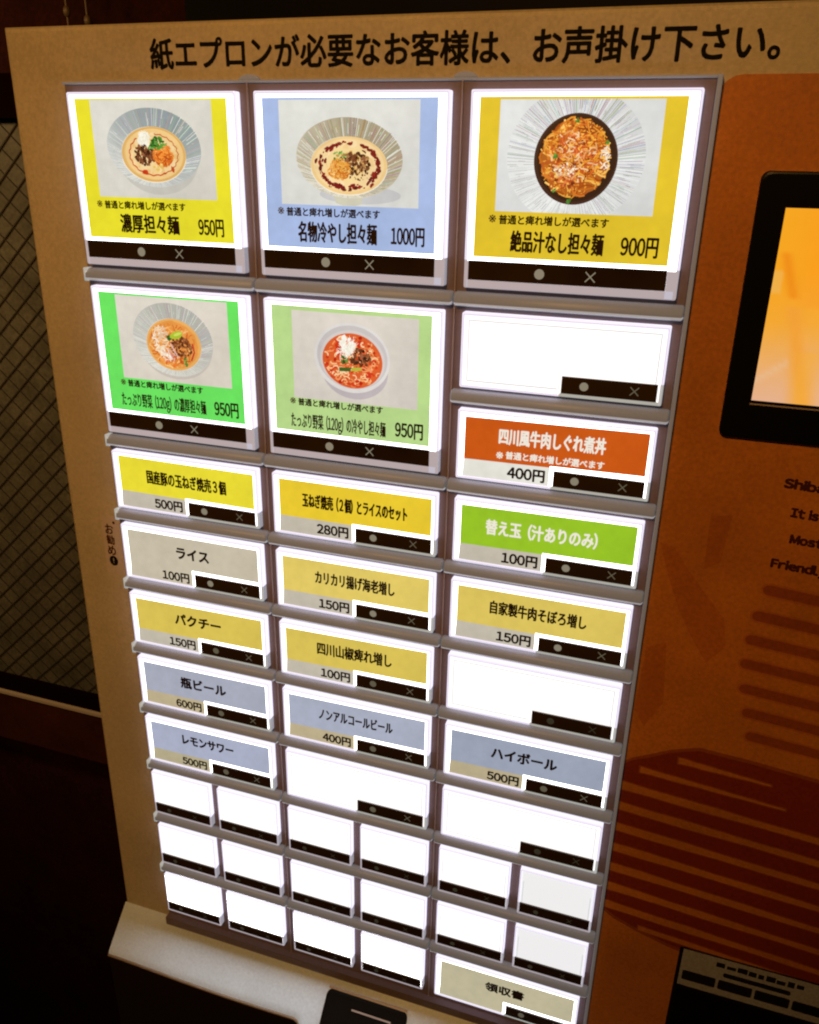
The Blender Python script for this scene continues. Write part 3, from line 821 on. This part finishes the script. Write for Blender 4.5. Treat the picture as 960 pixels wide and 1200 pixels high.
# ------------------------------------------------------------------ buttons
ZS, ZP, ZT = -0.42, -0.38, -0.16
def make_button(x, y, w, h, label, strip, big=False, half=False, weak=False, blank=False, strong=False):
    """x, y: top-left corner; strip: (x0, x1, y0, y1) of the dark window, relative"""
    ring = MB()
    rimw = 0.95 if not half else 0.7
    ys = y + strip[3] + 0.12             # below this height the dark window blocks the light
    def lp(ins, z, r=0.5):
        q = rrect(x + ins, x + w - ins, y - h + ins, y - ins, max(0.12, r - ins * .3), 3)
        q = q[:4] + [(x + w - ins, ys)] + q[4:12] + [(x + ins, ys)] + q[12:]
        xm = x + strip[0] - 0.6           # and along the foot, right of this
        if not (big or half): q = q[:15] + [(xm, y - h + ins)] if False else q + [(xm, y - h + ins)]
        return [(p, c, z) for p, c in q]
    bands = [lp(0, -3.0), lp(0, -0.35), lp(0.12, -0.08), lp(0.3, 0.0), lp(rimw - .2, 0.0), lp(rimw - .05, -0.06), lp(rimw, -0.55)]
    ring.loft(bands, 0)
    g = 0.5 * rimw
    ring.loft([[(p, c, 0.012) for p, c, _ in lp(g, 0)], [(p, c, 0.012) for p, c, _ in lp(g + 0.13, 0)]], 1)
    n = len(bands[0])
    for i, f in enumerate(ring.f):
        cx = sum(ring.v[k][0] for k in f) / 4; cy = sum(ring.v[k][1] for k in f) / 4
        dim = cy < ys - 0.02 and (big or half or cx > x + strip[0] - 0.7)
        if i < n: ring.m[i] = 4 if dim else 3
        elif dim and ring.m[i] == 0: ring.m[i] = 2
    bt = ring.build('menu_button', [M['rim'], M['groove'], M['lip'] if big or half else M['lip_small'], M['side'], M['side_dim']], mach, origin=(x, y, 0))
    if label: bt['label'] = label
    df = MB(); df.rect(x + rimw - .02, x + w - rimw + .02, y - h + rimw - .02, y - rimw + .02, -0.5)
    df.build('light_diffuser', [M['diffuser_weak' if weak else 'diffuser_boosted' if strong else 'diffuser_mild' if (half or blank) else 'diffuser']], bt, origin=(x, y, 0))
    sx0, sx1, sy0, sy1 = strip
    if blank or half:        # edges of the empty clear card holder
        e = MB()
        i0 = rimw + (0.9 if half else 1.3)
        top = y - rimw - (0.5 if half else 1.2); bot = y - h + (5.6 if half else 2.0)
        if blank:
            e.rect(x + i0, x + w - i0, top - .32, top, -0.40); e.rect(x + i0, x + sx0 - 1.2, bot, bot + .36, -0.40)
            e.rect(x + sx0 - .9, x + sx0 - .72, bot, y + sy1 + .6, -0.40); e.rect(x + sx0 - .9, x + w - i0, y + sy1 + .5, y + sy1 + .66, -0.40)
        e.rect(x + i0 - .15, x + i0 + .15, bot, top - (4.5 if half else 0), -0.40); e.rect(x + w - i0 - .15, x + w - i0 + .15, bot, top - (4.5 if half else 0), -0.40)
        e.build('holder_edge', [M['edge_line']], bt, origin=(x, y, 0))
    l = MB()
    ly0 = y - h + 0.3; 
    l.box(x + sx0 - 0.35, x + (sx1 + .3 if half else w - rimw + .02), ly0, y + sy0 - 0.02, -0.6, 0.03 if big else 0.02)
    if big: l.box(x + 0.35, x + sx0 - 0.02, ly0, y + sy1 - .2, -0.6, 0.03); l.box(x + sx1 + .02, x + w - .35, ly0, y + sy1 - .2, -0.6, 0.03)
    l.build('cap_lip', [M['lip'] if big else M['lip_small'] if not half else M['lip']], bt, origin=(x, y, 0))
    s = MB()
    s.box(x + sx0, x + sx1, y + sy0, y + sy1, -0.6, 0.05)
    so = s.build('status_window', [M['window']], bt, origin=(x, y, 0))
    return bt

def marks(bt, x, y, dot, cross, r, dim, mid=False):
    mk = 'mark_dim' if dim else 'mark_mid' if mid else 'mark'
    mx = 'mark_dim' if dim else 'mark' if r > 1.4 else 'mark_mid'
    m = MB()
    m.poly([(x + dot[0] + r * math.cos(2 * math.pi * k / 24), y + dot[1] + r * math.sin(2 * math.pi * k / 24)) for k in range(24)], 0.08)
    m.build('round_mark', [M[mk]], bt, origin=(x, y, 0))
    m = MB()
    c = r * 0.95; t = 0.16 if r > 1 else .12
    cx, cy = x + cross[0], y + cross[1]
    for sg in (1, -1):
        dx, dy = t * .707, t * .707 * sg
        m.poly([(cx - c - dx * sg * sg, cy - c * sg + dy), (cx - c + dx, cy - c * sg - dy), (cx + c + dx, cy + c * sg - dy), (cx + c - dx, cy + c * sg + dy)][::sg], 0.08 + 0.01 * (sg > 0))
    m.build('cross_mark', [M[mx]], bt, origin=(x, y, 0))

def big_button(k, r, col, label, note, name, price, pic, edge=None):
    x, y = PW * k, -PH * r
    bt = make_button(x, y, BW, 52.8, label, (1.3, 57.6, -50.4, -44.9), big=True)
    marks(bt, x, y, (22.4, -47.8), (36.9, -47.8), 1.45, False)
    s = MB()
    px0, px1, py0, py1 = x + 2.5, x + 57.4, y - 43.8, y - 1.8
    s.rect(px0, px1, py0, py1, ZS, 0, lin(col))
    s.build('menu_sheet', [M['print']], bt, origin=(x, y, 0))
    pic(x, y, bt, ZP)
    t = MB()
    ink(t, '※', x + note[0] + .1, x + note[0] + 2.2, y - 34.2, y - 32.1, ZT, 0.03, 1)
    text(t, '普通と痺れ増しが選べます', x + note[0] + 3.0, x + note[1], y - 33.35, 2.5, ZT, 0.09)
    text(t, name[0], x + name[1], x + name[2], y + name[3], name[4], ZT, 0.17 if len(name[0]) < 9 else .09)
    text(t, price[0], x + price[1], x + price[2], y - 39.2, 5.6, ZT, 0.15)
    t.build('lettering', [M['ink_brown'], M['ink_grey']], bt, origin=(x, y, 0))
    return bt

big_button(0, 0, (232, 221, 44), 'large bright yellow button with a pale grey bowl of thick noodle soup, 950円', (6.8, 40.5), ('濃厚担々麺', 15.2, 37.7, -39.1, 5.7), ('950円', 44.7, 54.0), pic_thick)
big_button(1, 0, (166, 186, 226), 'large pale blue button with a beige lined bowl of cold noodles, 1000円', (6.5, 40.2), ('名物冷やし担々麺', 13.2, 39.3, -39.2, 5.9), ('1000円', 43.7, 54.3), pic_cold)
big_button(2, 0, (224, 192, 44), 'large golden yellow button with noodles in a dark bowl on a white dish, 900円', (6.6, 40.5), ('絶品汁なし担々麺', 13.3, 39.7, -39.2, 5.7), ('900円', 44.3, 54.4), pic_dry)
big_button(0, 2, (104, 226, 96), 'large vivid green button with sprouts and pak choi in a lined bowl, 950円', (7.9, 41.6), ('たっぷり野菜（120g）の濃厚担々麺', 7.6, 42.3, -39.5, 4.9), ('950円', 45.6, 55.1), pic_veg)
big_button(1, 2, (182, 214, 138), 'large soft green button with red soup in a plain white bowl, 950円', (8.2, 41.5), ('たっぷり野菜（120g）の冷やし担々麺', 8.4, 42.5, -39.9, 5.0), ('950円', 45.7, 55.3), pic_vegcold)

SM_STRIP = (31.5, 59.2, -21.85, -16.7)
M['cream'] = backlit('backlit_cream_letters', 0.85, (1.0, 0.93, 0.80))
def small_button(k, r, label, col=None, low=(192, 184, 168), name=None, price=None, col_i=0, slope=0.0, note=None, dim=False):
    x, y = PW * k, -PH * r
    bt = make_button(x, y, BW, 22.95, label, SM_STRIP, blank=col is None)
    marks(bt, x, y, (38.2, -19.25), (52.8, -19.25), 1.3, dim, dim or r > 5)
    if col is None: return bt
    s = MB()
    yb = -15.85
    def tl(a, c): return (x + a, y + c + slope * (a - 30))
    c1, c2 = lin(col), lin(low)
    s.poly([tl(2.4, yb), tl(30.2, yb), tl(30.2, -15.4), tl(59.0, -15.4), tl(59.0, -1.9), tl(2.4, -1.9)], ZS, 0, c1)
    s.poly([tl(2.0, -22.2), tl(30.2, -22.2), tl(30.2, yb), tl(2.4, yb)], ZS, 0, c2)
    s.build('menu_sheet', [M['print']], bt, origin=(x, y, 0))
    t = MB()
    nm, a, c, yc, h = name
    text(t, nm, x + a, x + c, y + yc + slope * ((a + c) / 2 - 30), h, ZT, 0.24 if len(nm) < 7 else 0.17, col_i, slope)
    if note:
        ink(t, '※', x + 13.0, x + 15.2, y - 14.6 + slope * -16, y - 12.4 + slope * -16, ZT, 0.05, col_i)
        text(t, '普通と痺れ増しが選べます', x + 16.0, x + 46.7, y - 13.3 + slope, 2.5, ZT, 0.09, col_i, slope)
    if price: text(t, price, x + 16.8, x + 28.9, y - 19.05, 4.4, ZT, 0.19)
    t.build('lettering', [M['ink_brown'], M['cream']], bt, origin=(x, y, 0))
    return bt
M['cream'] = backlit('backlit_cream_letters', 0.85, (1.0, 0.93, 0.80))

KH = 5.3
Y_ = (222, 198, 100)
TAN = (186, 172, 138)
small_button(0, 4, 'small lemon yellow button reading 国産豚の玉ねぎ焼売３個, 500円', (230, 216, 52), name=('国産豚の玉ねぎ焼売３個', 14.4, 47.9, -8.9, KH), price='500円', slope=-.008)
small_button(0, 5, 'small all-beige button reading ライス, 100円', (196, 186, 164), (196, 186, 164), name=('ライス', 24.0, 38.3, -8.6, KH), price='100円')
small_button(0, 6, 'small dull yellow button with four katakana reading パクチー, 150円', (214, 190, 84), name=('パクチー', 20.3, 41.2, -8.2, KH), price='150円', slope=.01)
small_button(0, 7, 'small grey-blue button reading 瓶ビール, 600円', (164, 168, 184), TAN, name=('瓶ビール', 19.9, 41.2, -8.3, KH), price='600円', slope=.01)
small_button(0, 8, 'small grey-blue button reading レモンサワー, 500円', (166, 172, 194), (178, 168, 136), name=('レモンサワー', 17.8, 42.5, -7.6, KH), price='500円', slope=.01)
small_button(1, 4, 'small orange-yellow button reading 玉ねぎ焼売（２個）とライスのセット, 280円', (230, 198, 48), name=('玉ねぎ焼売（２個）とライスのセット', 11.4, 50.5, -8.9, 5.2), price='280円')
small_button(1, 5, 'small dull yellow button reading カリカリ揚げ海老増し, 150円', Y_, name=('カリカリ揚げ海老増し', 15.5, 46.3, -8.5, 5.2), price='150円', slope=.004)
small_button(1, 6, 'small dull yellow button reading 四川山椒痺れ増し, 100円', (214, 190, 86), name=('四川山椒痺れ増し', 15.5, 45.5, -8.4, 5.4), price='100円', slope=.016)
small_button(1, 7, 'small grey-blue button reading ノンアルコールビール, 400円', (166, 172, 190), TAN, name=('ノンアルコールビール', 15.4, 46.2, -8.3, 5.2), price='400円', slope=.014)
small_button(1, 8, 'blank lit white button below the grey-blue one marked 400円')
small_button(2, 2, 'blank lit white button directly above the burnt orange one')
small_button(2, 3, 'small burnt orange button with cream letters reading 四川風牛肉しぐれ煮丼, 400円', (198, 84, 18), (226, 224, 214), name=('四川風牛肉しぐれ煮丼', 13.5, 46.6, -7.3, 5.2), price='400円', col_i=1, slope=.012, note=True)
small_button(2, 4, 'small leaf green button with cream letters reading 替え玉（汁ありのみ）, 100円', (148, 192, 38), name=('替え玉（汁ありのみ）', 10.9, 47.3, -8.7, 5.3), price='100円', col_i=1, slope=.01)
small_button(2, 5, 'small dull yellow button reading 自家製牛肉そぼろ増し, 150円', (216, 192, 92), name=('自家製牛肉そぼろ増し', 14.0, 46.8, -8.3, 5.0), price='150円')
small_button(2, 6, 'blank lit white button between the dull yellow and the grey-blue ones', dim=True)
small_button(2, 7, 'small grey-blue button reading ハイボール, 500円', (152, 160, 178), (180, 168, 136), name=('ハイボール', 17.8, 42.2, -8.3, KH), price='500円', slope=.012)
small_button(2, 8, 'blank lit white button below the grey-blue one reading ハイボール', dim=True)
small_button(2, 11, 'small beige button reading 領収書 at the bottom of the grid', (186, 178, 148), (186, 178, 148), name=('領収書', 22.0, 38.7, -8.6, 5.0), slope=.006)

# half-width blank buttons
HW = 28.9
for k in range(3):
    for r in (9, 10, 11):
        if k == 2 and r == 11: continue
        for j in (0, 1):
            x, y = PW * k + (-0.4 if j == 0 else BW - HW + 0.6), -PH * r
            bt = make_button(x, y, HW, 22.95, 'half-width blank white button lit a dimmer grey-white' if (k == 2 and j == 1) else None, (0.8, HW - 0.8, -21.8, -17.2), half=True, weak=(k == 2 and j == 1), strong=(r == 11))
            marks(bt, x, y, (7.4, -19.8), (20.5, -19.8), 1.0, True)
